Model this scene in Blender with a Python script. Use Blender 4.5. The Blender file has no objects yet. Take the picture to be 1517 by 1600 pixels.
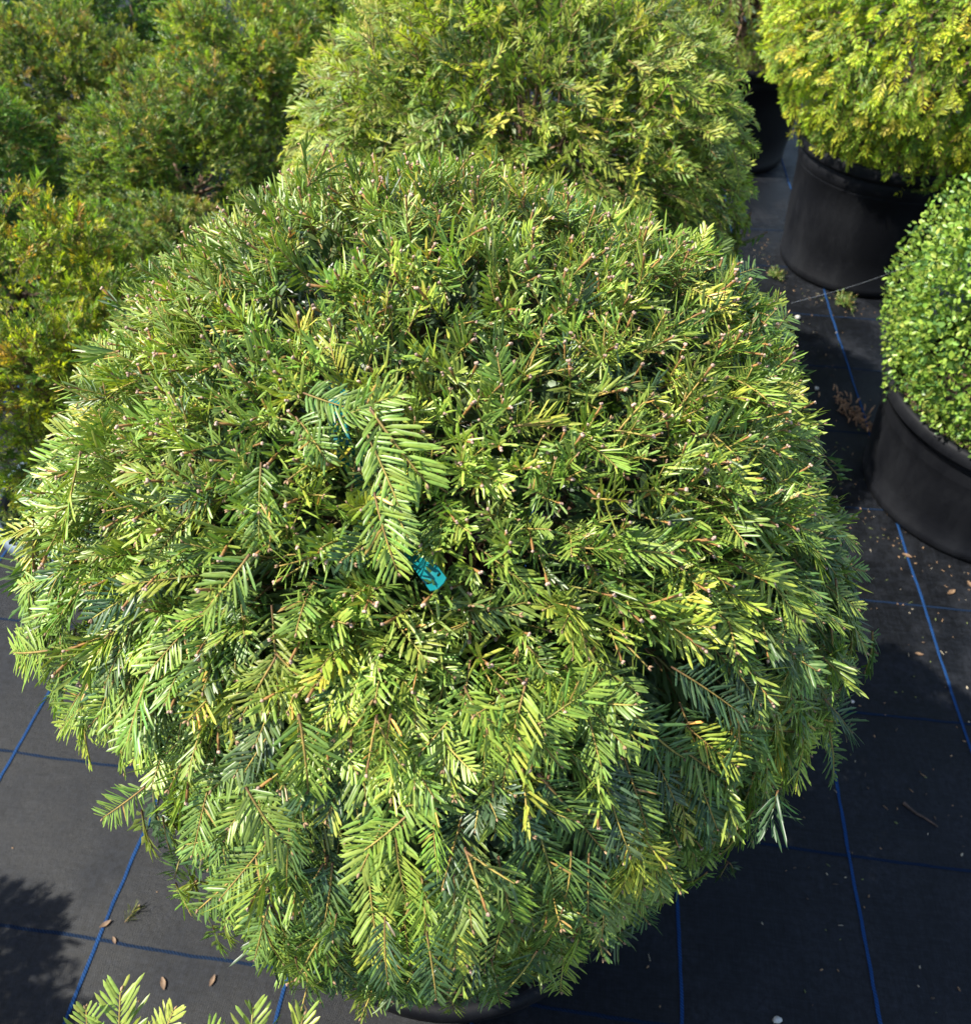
import bpy, math
import numpy as np
from mathutils import Matrix, Vector
R_ = math.radians
SC = bpy.context.scene
COL = SC.collection

# ------------------------------------------------------------------ camera
cam_d = bpy.data.cameras.new("camera")
cam = bpy.data.objects.new("camera", cam_d)
COL.objects.link(cam)
cam.location = (0, 0, 1.5)
cam.rotation_euler = (R_(43), 0, 0)
cam_d.sensor_fit = 'VERTICAL'
cam_d.sensor_height = 24.0
cam_d.lens = 18.0
cam_d.clip_start = 0.02
cam_d.clip_end = 400
cam_d.dof.use_dof = True
cam_d.dof.focus_distance = 0.62
cam_d.dof.aperture_fstop = 7.5
SC.camera = cam

# ------------------------------------------------------------------ light
SUN = Vector((-0.62, -0.04, 0.78)).normalized()
elev = math.asin(SUN.z)
azim = math.atan2(SUN.x, SUN.y)
world = bpy.data.worlds.new("World")
SC.world = world
world.use_nodes = True
wn = world.node_tree.nodes
bg = wn.get("Background") or wn.new("ShaderNodeBackground")
sky = wn.new("ShaderNodeTexSky")
sky.sky_type = 'NISHITA'
sky.sun_disc = False
sky.sun_elevation = elev
sky.sun_rotation = azim
bg.inputs[1].default_value = 0.115
world.node_tree.links.new(sky.outputs[0], bg.inputs[0])
sun_d = bpy.data.lights.new("sun", 'SUN')
sun_d.energy = 4.5
sun_d.angle = R_(0.53)
sun_d.color = (1.0, 0.95, 0.84)
sun = bpy.data.objects.new("sun", sun_d)
COL.objects.link(sun)
sun.rotation_euler = SUN.to_track_quat('Z', 'Y').to_euler()
sun.location = SUN * 20
SC.view_settings.view_transform = 'Standard'
SC.view_settings.look = 'None'
SC.view_settings.gamma = 1.0
SC.view_settings.exposure = 1.15
SC.view_settings.use_curve_mapping = False
SC.cycles.max_bounces = 8
SC.cycles.transmission_bounces = 4
SC.cycles.use_denoising = True


# ------------------------------------------------------------------ materials
def new_mat(name):
    m = bpy.data.materials.new(name)
    m.use_nodes = True
    nt = m.node_tree
    return m, nt, nt.nodes, nt.links, nt.nodes["Principled BSDF"]


def leaf_mat(name, rough=0.40, trans=0.22, spec=0.6, back=(1.2, 1.2, 1.1)):
    m, nt, n, l, bs = new_mat(name)
    at = n.new("ShaderNodeAttribute"); at.attribute_name = "Col"
    oi = n.new("ShaderNodeObjectInfo")
    mul = n.new("ShaderNodeMix"); mul.data_type = 'RGBA'; mul.blend_type = 'MULTIPLY'
    mul.inputs[0].default_value = 1
    l.new(at.outputs["Color"], mul.inputs[6]); l.new(oi.outputs["Color"], mul.inputs[7])
    geo = n.new("ShaderNodeNewGeometry")
    bk = n.new("ShaderNodeMix"); bk.data_type = 'RGBA'; bk.blend_type = 'MULTIPLY'
    l.new(geo.outputs["Backfacing"], bk.inputs[0])
    l.new(mul.outputs[2], bk.inputs[6]); bk.inputs[7].default_value = (*back, 1)
    # blotchy ageing
    tc = n.new("ShaderNodeTexCoord")
    nz = n.new("ShaderNodeTexNoise"); nz.inputs["Scale"].default_value = 260; nz.inputs["Detail"].default_value = 2
    l.new(tc.outputs["Object"], nz.inputs["Vector"])
    mr = n.new("ShaderNodeMapRange"); mr.inputs[1].default_value = .3; mr.inputs[2].default_value = .7
    mr.inputs[3].default_value = .8; mr.inputs[4].default_value = 1.2
    l.new(nz.outputs["Fac"], mr.inputs[0])
    hs = n.new("ShaderNodeHueSaturation"); l.new(mr.outputs[0], hs.inputs["Value"])
    l.new(bk.outputs[2], hs.inputs["Color"])
    l.new(hs.outputs[0], bs.inputs["Base Color"])
    bs.inputs["Roughness"].default_value = rough
    bs.inputs["Specular IOR Level"].default_value = spec
    tr = n.new("ShaderNodeBsdfTranslucent")
    tm = n.new("ShaderNodeMix"); tm.data_type = 'RGBA'; tm.blend_type = 'MULTIPLY'; tm.inputs[0].default_value = 1
    l.new(hs.outputs[0], tm.inputs[6]); tm.inputs[7].default_value = (1.25, 1.4, .5, 1)
    l.new(tm.outputs[2], tr.inputs[0])
    mx = n.new("ShaderNodeMixShader"); mx.inputs[0].default_value = trans
    l.new(bs.outputs[0], mx.inputs[1]); l.new(tr.outputs[0], mx.inputs[2])
    l.new(mx.outputs[0], n["Material Output"].inputs[0])
    return m


def wood_mat():
    m, nt, n, l, bs = new_mat("twig_wood")
    at = n.new("ShaderNodeAttribute"); at.attribute_name = "Col"
    tc = n.new("ShaderNodeTexCoord")
    nz = n.new("ShaderNodeTexNoise"); nz.inputs["Scale"].default_value = 180; nz.inputs["Detail"].default_value = 4
    l.new(tc.outputs["Object"], nz.inputs["Vector"])
    mr = n.new("ShaderNodeMapRange"); mr.inputs[1].default_value = .3; mr.inputs[2].default_value = .7
    mr.inputs[3].default_value = .65; mr.inputs[4].default_value = 1.3
    l.new(nz.outputs["Fac"], mr.inputs[0])
    hs = n.new("ShaderNodeHueSaturation"); l.new(mr.outputs[0], hs.inputs["Value"])
    l.new(at.outputs["Color"], hs.inputs["Color"]); l.new(hs.outputs[0], bs.inputs["Base Color"])
    bp = n.new("ShaderNodeBump"); bp.inputs["Strength"].default_value = .4; bp.inputs["Distance"].default_value = .002
    l.new(nz.outputs["Fac"], bp.inputs["Height"]); l.new(bp.outputs[0], bs.inputs["Normal"])
    bs.inputs["Roughness"].default_value = .75
    return m


def plastic_mat(name, col, dusty, rough=.58):
    m, nt, n, l, bs = new_mat(name)
    tc = n.new("ShaderNodeTexCoord")
    nz = n.new("ShaderNodeTexNoise"); nz.inputs["Scale"].default_value = 7; nz.inputs["Detail"].default_value = 8
    nz.inputs["Roughness"].default_value = .7
    mp = n.new("ShaderNodeMapping"); mp.inputs["Scale"].default_value = (1, 1, .35)
    l.new(tc.outputs["Object"], mp.inputs[0]); l.new(mp.outputs[0], nz.inputs["Vector"])
    cr = n.new("ShaderNodeValToRGB"); cr.color_ramp.elements[0].position = .45; cr.color_ramp.elements[1].position = .78
    l.new(nz.outputs["Fac"], cr.inputs[0])
    mx = n.new("ShaderNodeMix"); mx.data_type = 'RGBA'
    l.new(cr.outputs[0], mx.inputs[0]); mx.inputs[6].default_value = (*col, 1); mx.inputs[7].default_value = (*dusty, 1)
    sn = n.new("ShaderNodeTexNoise"); sn.inputs["Scale"].default_value = 22; sn.inputs["Detail"].default_value = 10; sn.inputs["Roughness"].default_value = .8
    l.new(tc.outputs["Object"], sn.inputs["Vector"])
    sr = n.new("ShaderNodeMapRange"); sr.inputs[1].default_value = .60; sr.inputs[2].default_value = .72; sr.inputs[4].default_value = .55
    l.new(sn.outputs["Fac"], sr.inputs[0])
    sm = n.new("ShaderNodeMix"); sm.data_type = 'RGBA'; l.new(sr.outputs[0], sm.inputs[0])
    l.new(mx.outputs[2], sm.inputs[6]); sm.inputs[7].default_value = (dusty[0] * 2.6, dusty[1] * 2.5, dusty[2] * 2.3, 1)
    l.new(sm.outputs[2], bs.inputs["Base Color"])
    mr = n.new("ShaderNodeMapRange"); mr.inputs[3].default_value = rough; mr.inputs[4].default_value = rough + .3
    l.new(cr.outputs[0], mr.inputs[0]); l.new(mr.outputs[0], bs.inputs["Roughness"])
    bs.inputs["Specular IOR Level"].default_value = .22
    n2 = n.new("ShaderNodeTexNoise"); n2.inputs["Scale"].default_value = 90; n2.inputs["Detail"].default_value = 3
    l.new(tc.outputs["Object"], n2.inputs["Vector"])
    bp = n.new("ShaderNodeBump"); bp.inputs["Strength"].default_value = .12; bp.inputs["Distance"].default_value = .004
    l.new(n2.outputs["Fac"], bp.inputs["Height"]); l.new(bp.outputs[0], bs.inputs["Normal"])
    return m


def noise_col_mat(name, c1, c2, scale, rough=.85, bump=.3, dist=.004):
    m, nt, n, l, bs = new_mat(name)
    tc = n.new("ShaderNodeTexCoord")
    nz = n.new("ShaderNodeTexNoise"); nz.inputs["Scale"].default_value = scale; nz.inputs["Detail"].default_value = 6
    l.new(tc.outputs["Object"], nz.inputs["Vector"])
    cr = n.new("ShaderNodeValToRGB")
    cr.color_ramp.elements[0].position = .35; cr.color_ramp.elements[1].position = .68
    cr.color_ramp.elements[0].color = (*c1, 1); cr.color_ramp.elements[1].color = (*c2, 1)
    l.new(nz.outputs["Fac"], cr.inputs[0]); l.new(cr.outputs[0], bs.inputs["Base Color"])
    bs.inputs["Roughness"].default_value = rough
    bp = n.new("ShaderNodeBump"); bp.inputs["Strength"].default_value = bump; bp.inputs["Distance"].default_value = dist
    l.new(nz.outputs["Fac"], bp.inputs["Height"]); l.new(bp.outputs[0], bs.inputs["Normal"])
    return m


GRID_YAW = R_(7.3)


def fabric_mat():
    """black woven weed-control fabric: fine weave relief, dust, dried water marks"""
    m, nt, n, l, bs = new_mat("woven_ground_fabric")
    tc = n.new("ShaderNodeTexCoord")
    mp = n.new("ShaderNodeMapping"); mp.inputs["Rotation"].default_value = (0, 0, GRID_YAW)
    l.new(tc.outputs["Object"], mp.inputs[0])
    sx = n.new("ShaderNodeSeparateXYZ"); l.new(mp.outputs[0], sx.inputs[0])

    def wave(sock, per):
        a = n.new("ShaderNodeMath"); a.operation = 'MULTIPLY'; a.inputs[1].default_value = 2 * math.pi / per
        l.new(sock, a.inputs[0])
        s = n.new("ShaderNodeMath"); s.operation = 'SINE'; l.new(a.outputs[0], s.inputs[0])
        return s.outputs[0]
    wx = wave(sx.outputs[0], .0032); wy = wave(sx.outputs[1], .0046)
    pr = n.new("ShaderNodeMath"); pr.operation = 'MULTIPLY'; l.new(wx, pr.inputs[0]); l.new(wy, pr.inputs[1])
    # threads streaks
    st = n.new("ShaderNodeTexNoise"); st.inputs["Scale"].default_value = 1; st.inputs["Detail"].default_value = 3
    m2 = n.new("ShaderNodeMapping"); m2.inputs["Scale"].default_value = (420, 14, 1)
    l.new(mp.outputs[0], m2.inputs[0]); l.new(m2.outputs[0], st.inputs["Vector"])
    st2 = n.new("ShaderNodeTexNoise"); st2.inputs["Scale"].default_value = 1; st2.inputs["Detail"].default_value = 3
    m3 = n.new("ShaderNodeMapping"); m3.inputs["Scale"].default_value = (14, 330, 1)
    l.new(mp.outputs[0], m3.inputs[0]); l.new(m3.outputs[0], st2.inputs["Vector"])
    big = n.new("ShaderNodeTexNoise"); big.inputs["Scale"].default_value = 5.5; big.inputs["Detail"].default_value = 9
    big.inputs["Roughness"].default_value = .68
    l.new(mp.outputs[0], big.inputs["Vector"])
    cr = n.new("ShaderNodeValToRGB")
    cr.color_ramp.elements[0].position = .46; cr.color_ramp.elements[0].color = (0, 0, 0, 1)
    cr.color_ramp.elements[1].position = .66; cr.color_ramp.elements[1].color = (1, 1, 1, 1)
    l.new(big.outputs["Fac"], cr.inputs[0])
    add = n.new("ShaderNodeMath"); add.operation = 'ADD'; l.new(st.outputs["Fac"], add.inputs[0]); l.new(st2.outputs["Fac"], add.inputs[1])
    mr = n.new("ShaderNodeMapRange"); mr.inputs[1].default_value = .75; mr.inputs[2].default_value = 1.3
    l.new(add.outputs[0], mr.inputs[0])
    c1 = n.new("ShaderNodeMix"); c1.data_type = 'RGBA'; l.new(mr.outputs[0], c1.inputs[0])
    c1.inputs[6].default_value = (.0010, .0013, .0020, 1); c1.inputs[7].default_value = (.0066, .0078, .0108, 1)
    mo = n.new("ShaderNodeTexNoise"); mo.inputs["Scale"].default_value = 85; mo.inputs["Detail"].default_value = 6; mo.inputs["Roughness"].default_value = .75
    l.new(mp.outputs[0], mo.inputs["Vector"])
    mom = n.new("ShaderNodeMapRange"); mom.inputs[1].default_value = .36; mom.inputs[2].default_value = .68; mom.inputs[3].default_value = .45; mom.inputs[4].default_value = 1.75
    l.new(mo.outputs["Fac"], mom.inputs[0])
    hv = n.new("ShaderNodeHueSaturation"); l.new(mom.outputs[0], hv.inputs["Value"])
    c2 = n.new("ShaderNodeMix"); c2.data_type = 'RGBA'
    sc = n.new("ShaderNodeMath"); sc.operation = 'MULTIPLY'; sc.inputs[1].default_value = .6
    l.new(cr.outputs[0], sc.inputs[0]); l.new(sc.outputs[0], c2.inputs[0])
    l.new(c1.outputs[2], c2.inputs[6]); c2.inputs[7].default_value = (.0145, .0162, .021, 1)
    l.new(c2.outputs[2], hv.inputs["Color"]); l.new(hv.outputs[0], bs.inputs["Base Color"])
    bs.inputs["Specular IOR Level"].default_value = .22
    rr = n.new("ShaderNodeMapRange"); rr.inputs[3].default_value = .48; rr.inputs[4].default_value = .7
    l.new(cr.outputs[0], rr.inputs[0]); l.new(rr.outputs[0], bs.inputs["Roughness"])
    bp = n.new("ShaderNodeBump"); bp.inputs["Strength"].default_value = .35; bp.inputs["Distance"].default_value = .0006
    l.new(pr.outputs[0], bp.inputs["Height"])
    b2 = n.new("ShaderNodeBump"); b2.inputs["Strength"].default_value = .5; b2.inputs["Distance"].default_value = .006
    l.new(big.outputs["Fac"], b2.inputs["Height"]); l.new(bp.outputs[0], b2.inputs["Normal"])
    l.new(b2.outputs[0], bs.inputs["Normal"])
    return m


def line_mat(name, c, weave):
    m, nt, n, l, bs = new_mat(name)
    tc = n.new("ShaderNodeTexCoord")
    wv = n.new("ShaderNodeTexWave"); wv.wave_type = 'BANDS'; wv.bands_direction = 'DIAGONAL'
    wv.inputs["Scale"].default_value = weave; wv.inputs["Distortion"].default_value = 1.2
    wv.inputs["Detail"].default_value = 2
    l.new(tc.outputs["Object"], wv.inputs["Vector"])
    nz = n.new("ShaderNodeTexNoise"); nz.inputs["Scale"].default_value = 30; nz.inputs["Detail"].default_value = 5
    l.new(tc.outputs["Object"], nz.inputs["Vector"])
    ad = n.new("ShaderNodeMath"); ad.operation = 'MULTIPLY'; l.new(wv.outputs["Fac"], ad.inputs[0]); l.new(nz.outputs["Fac"], ad.inputs[1])
    cr = n.new("ShaderNodeValToRGB")
    cr.color_ramp.elements[0].position = .05; cr.color_ramp.elements[1].position = .6
    cr.color_ramp.elements[0].color = (c[0] * .5, c[1] * .5, c[2] * .5, 1)
    cr.color_ramp.elements[1].color = (*c, 1)
    l.new(ad.outputs[0], cr.inputs[0]); l.new(cr.outputs[0], bs.inputs["Base Color"])
    bs.inputs["Roughness"].default_value = .8
    bs.inputs["Specular IOR Level"].default_value = .08
    bp = n.new("ShaderNodeBump"); bp.inputs["Strength"].default_value = .5; bp.inputs["Distance"].default_value = .001
    l.new(wv.outputs["Fac"], bp.inputs["Height"]); l.new(bp.outputs[0], bs.inputs["Normal"])
    return m


M_NEEDLE = leaf_mat("yew_needle")
M_FAR = leaf_mat("yew_needle_soft", rough=.45, trans=.35, spec=.4)
M_BOX = leaf_mat("box_leaf", rough=.36, trans=.25, spec=.42)
M_WOOD = wood_mat()
M_POT = plastic_mat("black_pot_plastic", (.0035, .004, .006), (.011, .012, .015))
M_GREYPOT = plastic_mat("grey_pot_plastic", (.11, .15, .21), (.17, .20, .24), .4)
M_SOIL = noise_col_mat("potting_soil", (.02, .012, .008), (.11, .06, .035), 60, bump=.9, dist=.012)
M_GROUND = fabric_mat()
M_BLUE = line_mat("blue_marker_thread", (.014, .058, .175), 110)
M_BLUEX = line_mat("faded_blue_cross_thread", (.008, .02, .048), 110)
M_TEAL = noise_col_mat("teal_plastic", (.0, .115, .13), (.0, .15, .165), 40, rough=.35, bump=.05)
M_DRY = noise_col_mat("dry_leaf", (.10, .055, .028), (.28, .18, .10), 90, rough=.7)
M_PALE = noise_col_mat("pale_stone", (.42, .40, .36), (.65, .62, .56), 60, rough=.8)
M_STICK = noise_col_mat("dark_twig", (.03, .02, .015), (.10, .06, .04), 80)
M_SILK = noise_col_mat("spider_silk", (.5, .5, .5), (.7, .7, .7), 40, rough=.4, bump=0)


# ------------------------------------------------------------------ helpers
def link(name, data, parent=None):
    o = bpy.data.objects.new(name, data)
    COL.objects.link(o)
    o.parent = parent
    return o


def tag(o, label, cat=None, group=None, kind=None):
    if label: o["label"] = label
    if cat: o["category"] = cat
    if group: o["group"] = group
    if kind: o["kind"] = kind
    return o


def tri_mesh(name, V, T, mats, mi=None, C=None, smooth=True):
    me = bpy.data.meshes.new(name)
    V = np.asarray(V, np.float32); T = np.asarray(T, np.int32)
    me.vertices.add(len(V)); me.vertices.foreach_set("co", V.ravel())
    me.loops.add(T.size); me.loops.foreach_set("vertex_index", T.ravel())
    me.polygons.add(len(T))
    me.polygons.foreach_set("loop_start", np.arange(0, T.size, 3, dtype=np.int32))
    me.polygons.foreach_set("loop_total", np.full(len(T), 3, np.int32))
    for m in mats: me.materials.append(m)
    if mi is not None: me.polygons.foreach_set("material_index", np.asarray(mi, np.int32))
    me.polygons.foreach_set("use_smooth", np.full(len(T), smooth, bool))
    if C is not None:
        a = me.attributes.new("Col", 'FLOAT_COLOR', 'POINT')
        a.data.foreach_set("color", np.concatenate([C, np.ones((len(C), 1))], 1).astype(np.float32).ravel())
    me.update(calc_edges=True)
    return me


def unit(a):
    return a / np.maximum(np.linalg.norm(a, axis=-1, keepdims=True), 1e-9)


class Geo:
    def __init__(s): s.V, s.T, s.M, s.C, s.n = [], [], [], [], 0

    def add(s, V, T, m, C):
        V = np.asarray(V, float).reshape(-1, 3); T = np.asarray(T, int).reshape(-1, 3)
        s.V.append(V); s.T.append(T + s.n); s.M.append(np.full(len(T), m))
        C = np.asarray(C, float)
        s.C.append(np.broadcast_to(C, (len(V), 3)) if C.ndim == 1 else C); s.n += len(V)

    def out(s):
        return np.concatenate(s.V), np.concatenate(s.T), np.concatenate(s.M), np.concatenate(s.C)

    def tube(s, P, rad, sides, m, C):
        P = np.asarray(P, float); k = len(P)
        tan = unit(np.gradient(P, axis=0))
        ref = np.array([0, 0, 1.]) if abs(tan[0, 2]) < .9 else np.array([1., 0, 0])
        a = unit(np.cross(tan, ref)); b = np.cross(tan, a)
        th = np.arange(sides) * 2 * math.pi / sides
        rad = np.broadcast_to(np.asarray(rad, float), (k,))
        V = P[:, None] + rad[:, None, None] * (np.cos(th)[None, :, None] * a[:, None] + np.sin(th)[None, :, None] * b[:, None])
        T = []
        for i in range(k - 1):
            for j in range(sides):
                p, q = i * sides + j, i * sides + (j + 1) % sides
                T += [(p, q, q + sides), (p, q + sides, p + sides)]
        e = k * sides
        V = np.concatenate([V.reshape(-1, 3), P[-1:]])
        T += [(e - sides + j, e - sides + (j + 1) % sides, e) for j in range(sides)]
        s.add(V, T, m, C)


NT = np.array([[0, 2, 1], [0, 3, 2], [1, 2, 5], [1, 5, 4], [2, 3, 6], [2, 6, 5], [4, 5, 7], [5, 6, 7]])
NT_LOW = np.array([[0, 1, 2], [0, 2, 3], [1, 4, 2], [2, 4, 3]])


def needles(g, p, d, n, c, L, w, col, low=False):
    """flat curved yew needles, all at once; p root, d direction, n upper face, c curvature"""
    N = len(p); d = unit(d)
    n = unit(n - (n * d).sum(1, keepdims=True) * d); side = np.cross(d, n)
    L = L[:, None]; w = w[:, None]

    def at(t): return p + d * L * t + c * L * t * t
    if low == 2:
        V = np.stack([at(0.), at(.5) + side * w * .6, at(1.), at(.5) - side * w * .6], 1); T = np.array([[0, 1, 2], [0, 2, 3]])
        shade = np.ones(4)
    elif low:
        V = np.stack([at(0.), at(.5) + side * w * .55, at(.5) + n * w * .25, at(.5) - side * w * .55, at(1.)], 1); T = NT_LOW
        shade = np.array([.92, 1, 1, 1, 1.08])
    else:
        rows = [at(0.)]
        for t, k in ((.26, .95), (.86, .9)):
            q = at(t)
            rows += [q + side * w * k * .5, q + n * w * .2 * k, q - side * w * k * .5]
        V = np.stack(rows + [at(1.)], 1); T = NT
        shade = np.array([1.1, .95, 1.12, .95, 1, 1.14, 1, 1.3])
    k = V.shape[1]
    T = (T[None] + (np.arange(N) * k)[:, None, None]).reshape(-1, 3)
    C = (col[:, None] * shade[None, :, None]).reshape(-1, 3)
    g.add(V.reshape(-1, 3), T, 0, C)


STEM_NEW = np.array([.32, .29, .06]); STEM_OLD = np.array([.17, .085, .04]); BUD = np.array([.42, .26, .14])


def feather(g, rng, O, Y, Z, L, per_side, nl, low, spread=1.0, lift=.25, tip='bud', old=False, bend=.12, radial=0.0, curl=.075):
    """one leafy shoot: twig with two ranks of needles (radial > 0 spreads them all round the twig)"""
    X = np.cross(Y, Z); sb = rng.uniform(-.12, .12)

    def pos(t):
        t = np.atleast_1d(t)[:, None]
        return O + Y * L * t - Z * L * bend * t * t + X * L * sb * t * t

    def tang(t):
        t = np.atleast_1d(t)[:, None]
        return unit(Y - Z * 2 * bend * t + X * 2 * sb * t)
    ts = np.linspace(0, 1, 4 if low else 6)
    sc = STEM_OLD if old else (STEM_NEW if not low else np.array([.2, .2, .05])) * rng.uniform(.7, 1.1) + np.array([.05, -.03, 0]) * rng.uniform(0, 1)
    cc = np.linspace(0, 1, len(ts))[:, None]
    base_c = STEM_OLD * (1 - cc) ** 6 + sc * (1 - (1 - cc) ** 6) if not old else np.broadcast_to(STEM_OLD, (len(ts), 3))
    sides = 3 if low else 4
    C = np.concatenate([np.repeat(base_c, sides, 0), base_c[-1:]])
    g.tube(pos(ts), np.linspace(.0011, .0006, len(ts)) * (1.2 if low else 1), sides, 1, C)
    for s in (-1, 1):
        N = per_side
        t = np.clip((np.arange(N) + .5 + rng.uniform(-.35, .35, N)) / N * .95 + .04, 0, 1)
        T_ = tang(t); Xs = unit(np.cross(T_, Z)) * s
        Zs = np.cross(Xs * s, T_)
        ang = (1.10 - .5 * t ** 1.6 + rng.normal(0, .11, N)) * spread
        roll = lift + rng.normal(0, .17, N) + radial * rng.uniform(-.4, 1.35, N)
        lat = Xs * np.cos(roll)[:, None] + Zs * np.sin(roll)[:, None]
        d = T_ * np.cos(ang)[:, None] + lat * np.sin(ang)[:, None]
        up = Zs * np.cos(roll)[:, None] - Xs * np.sin(roll)[:, None] + rng.normal(0, .22, (N, 3))
        if radial > 0:      # on erect shoots the upper face of a needle looks to the shoot tip
            up = up * .35 + T_ * (.9 * radial + .2)
        prof = np.minimum(1, .62 + 1.6 * t) * (1 - .42 * np.maximum(0, t - .62) / .38)
        ln = nl * prof * rng.uniform(.78, 1.14, N)
        c = T_ * rng.uniform(.08, .24, N)[:, None] * np.sin(ang)[:, None] - Zs * rng.uniform(-.02, .2, N)[:, None] + rng.normal(0, curl, (N, 3))
        wd = (.0025 if not low else .0046) * rng.uniform(.85, 1.12, N) * (nl / .024) ** .5
        v = rng.uniform(.86, 1.12, (N, 1)) * np.ones(3)
        v *= (.84 + .26 * t if not low else .62 + .62 * t)[:, None]
        v[:, 0] *= 1 + .10 * rng.normal(0, 1, N) + .12 * t
        keep = rng.uniform(0, 1, N) > .04
        brown = rng.uniform(0, 1, N) < (.006 if not low else 0)
        v[brown] = np.array([2.6, 1.0, 1.6])
        needles(g, pos(t)[keep], d[keep], up[keep], c[keep], ln[keep], wd[keep], v[keep], low)
    e = pos(1.)[0]; te = tang(1.)[0]
    if tip == 'bud' and not low:
        for k in range(rng.integers(1, 3)):
            dd = unit(te + rng.normal(0, .45, 3)); q = e + dd * .001
            g.tube([q, q + dd * .0016, q + dd * .0034], [.0006, .0011, .0004], 4, 1, BUD * rng.uniform(.45, 1.0))
    elif tip == 'cut' and not low:
        ls = rng.uniform(.003, .011)      # bare sheared stub, its end bleached
        sc2 = np.array([.30, .15, .04]) * rng.uniform(.6, 1.2)
        g.tube([e - te * .006, e, e + te * ls], [.0010, .0013, .0012], 5, 1, sc2)
        for k in range(rng.integers(1, 4)):
            dd = unit(te + rng.normal(0, .5, 3)); q = e + te * ls + dd * .0005
            g.tube([q, q + dd * .0014, q + dd * .0028], [.0010, .0017, .0006], 4, 1, np.array([.55, .36, .27]) * rng.uniform(.5, 1.1))
    return pos, tang


def sprig(kind, seed, low=False):
    rng = np.random.default_rng(seed); g = Geo()
    O = np.zeros(3); Y = np.array([0, 1., 0]); Z = np.array([0, 0, 1.]); X = np.array([1., 0, 0])
    if kind == 'feather':
        L = rng.uniform(.075, .1)
        feather(g, rng, O, Y, Z, L, int(L / .0035) if not low else 12, rng.uniform(.023, .028), low,
                bend=rng.uniform(.04, .22), lift=rng.uniform(.1, .4))
    elif kind == 'mid':
        L = rng.uniform(.052, .07)
        feather(g, rng, O, Y, Z, L, int(L / .0033) if not low else 9, rng.uniform(.022, .027), low,
                bend=rng.uniform(.04, .25), lift=rng.uniform(.1, .45))
    elif kind == 'forked':
        L = rng.uniform(.065, .085)
        pos, tang = feather(g, rng, O, Y, Z, L, 21 if not low else 11, .023, low, bend=rng.uniform(.05, .2), lift=.3)
        for s, t in ((-1, rng.uniform(.3, .45)), (1, rng.uniform(.4, .6))):
            p = pos(t)[0]; yy = unit(tang(t)[0] + X * s * rng.uniform(.55, .85) + Z * rng.uniform(-.05, .2))
            zz = unit(Z - yy * (Z @ yy))
            feather(g, rng, p, yy, zz, L * rng.uniform(.5, .7), 12 if not low else 6, .02, low, bend=.12, lift=.3)
    elif kind == 'clipped':
        feather(g, rng, O, Y, Z, rng.uniform(.035, .055), 12 if not low else 9, rng.uniform(.021, .029), low, spread=rng.uniform(1.0, 1.4),
                lift=.35, tip='cut', bend=rng.uniform(-.05, .15), radial=.9, curl=.2)
    elif kind == 'tuft':
        for k in range(3):
            yy = unit(Y + rng.normal(0, .42, 3)); zz = unit(Z + rng.normal(0, .5, 3)); zz = unit(zz - yy * (zz @ yy))
            feather(g, rng, O + Y * rng.uniform(0, .012), yy, zz, rng.uniform(.025, .042), 7 if not low else 5, rng.uniform(.018, .025), low,
                    spread=1.25, tip='bud' if k else 'cut', bend=.05, radial=.7, curl=.2)
    elif kind == 'fan':   # short dense shoot, fine needled, for the loose bushes
        feather(g, rng, O, Y, Z, rng.uniform(.045, .075), 8 if low else 14, .018, low, bend=rng.uniform(-.1, .1), lift=.45, spread=.9, radial=.3)
        yy = unit(Y + X * .8); feather(g, rng, O + Y * .02, yy, Z, .03, 5, .015, low, lift=.4, spread=.9)
        yy = unit(Y - X * .8); feather(g, rng, O + Y * .028, yy, Z, .03, 5, .015, low, lift=.4, spread=.9)
    return g.out()


def frames(Yd, Zd):
    Yd = unit(Yd); Zd = unit(Zd - (Zd * Yd).sum(1, keepdims=True) * Yd)
    return np.stack([np.cross(Yd, Zd), Yd, Zd], 2)     # columns X Y Z


def join_sprigs(name, lib, which, pos, Rm, scale, col, mats):
    V, T, M, C = [], [], [], []; off = 0
    for k, (v, t, m, c) in enumerate(lib):
        idx = np.nonzero(which == k)[0]
        if not len(idx): continue
        vv = np.einsum('nij,vj->nvi', Rm[idx] * scale[idx, None, None], v) + pos[idx][:, None]
        leaf = np.zeros(len(v), bool); leaf[t[m == 0].ravel()] = True
        cc = np.where(leaf[None, :, None], c[None] * col[idx][:, None], c[None] * np.ones((len(idx), 1, 1)))
        tt = t[None] + (np.arange(len(idx)) * len(v))[:, None, None] + off
        V.append(vv.reshape(-1, 3)); T.append(tt.reshape(-1, 3)); M.append(np.tile(m, len(idx))); C.append(cc.reshape(-1, 3))
        off += vv.shape[0] * vv.shape[1]
    return tri_mesh(name, np.concatenate(V), np.concatenate(T), mats, np.concatenate(M), np.concatenate(C))


def wobble(rng, n=9, f=4.0):
    K = rng.normal(0, f, (n, 3)); ph = rng.uniform(0, 6.28, n)
    return lambda q: np.sin(q @ K.T + ph).sum(1) / math.sqrt(n)


def sphere_pts(N, rng, zmin=-1.0):
    i = np.arange(N) + .5
    z = 1 - (1 - zmin) * i / N
    th = math.pi * (1 + 5 ** .5) * i
    r = np.sqrt(np.maximum(0, 1 - z * z))
    return unit(np.stack([r * np.cos(th), r * np.sin(th), z], 1) + rng.normal(0, 1.1 / math.sqrt(N), (N, 3)))


def palette(rng, N, cols, probs, jit=.14):
    c = np.array(cols)[rng.choice(len(cols), N, p=probs)]
    return np.clip(c * rng.uniform(1 - jit, 1 + jit, (N, 1)) * rng.uniform(.92, 1.08, (N, 3)), .005, 1)


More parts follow.
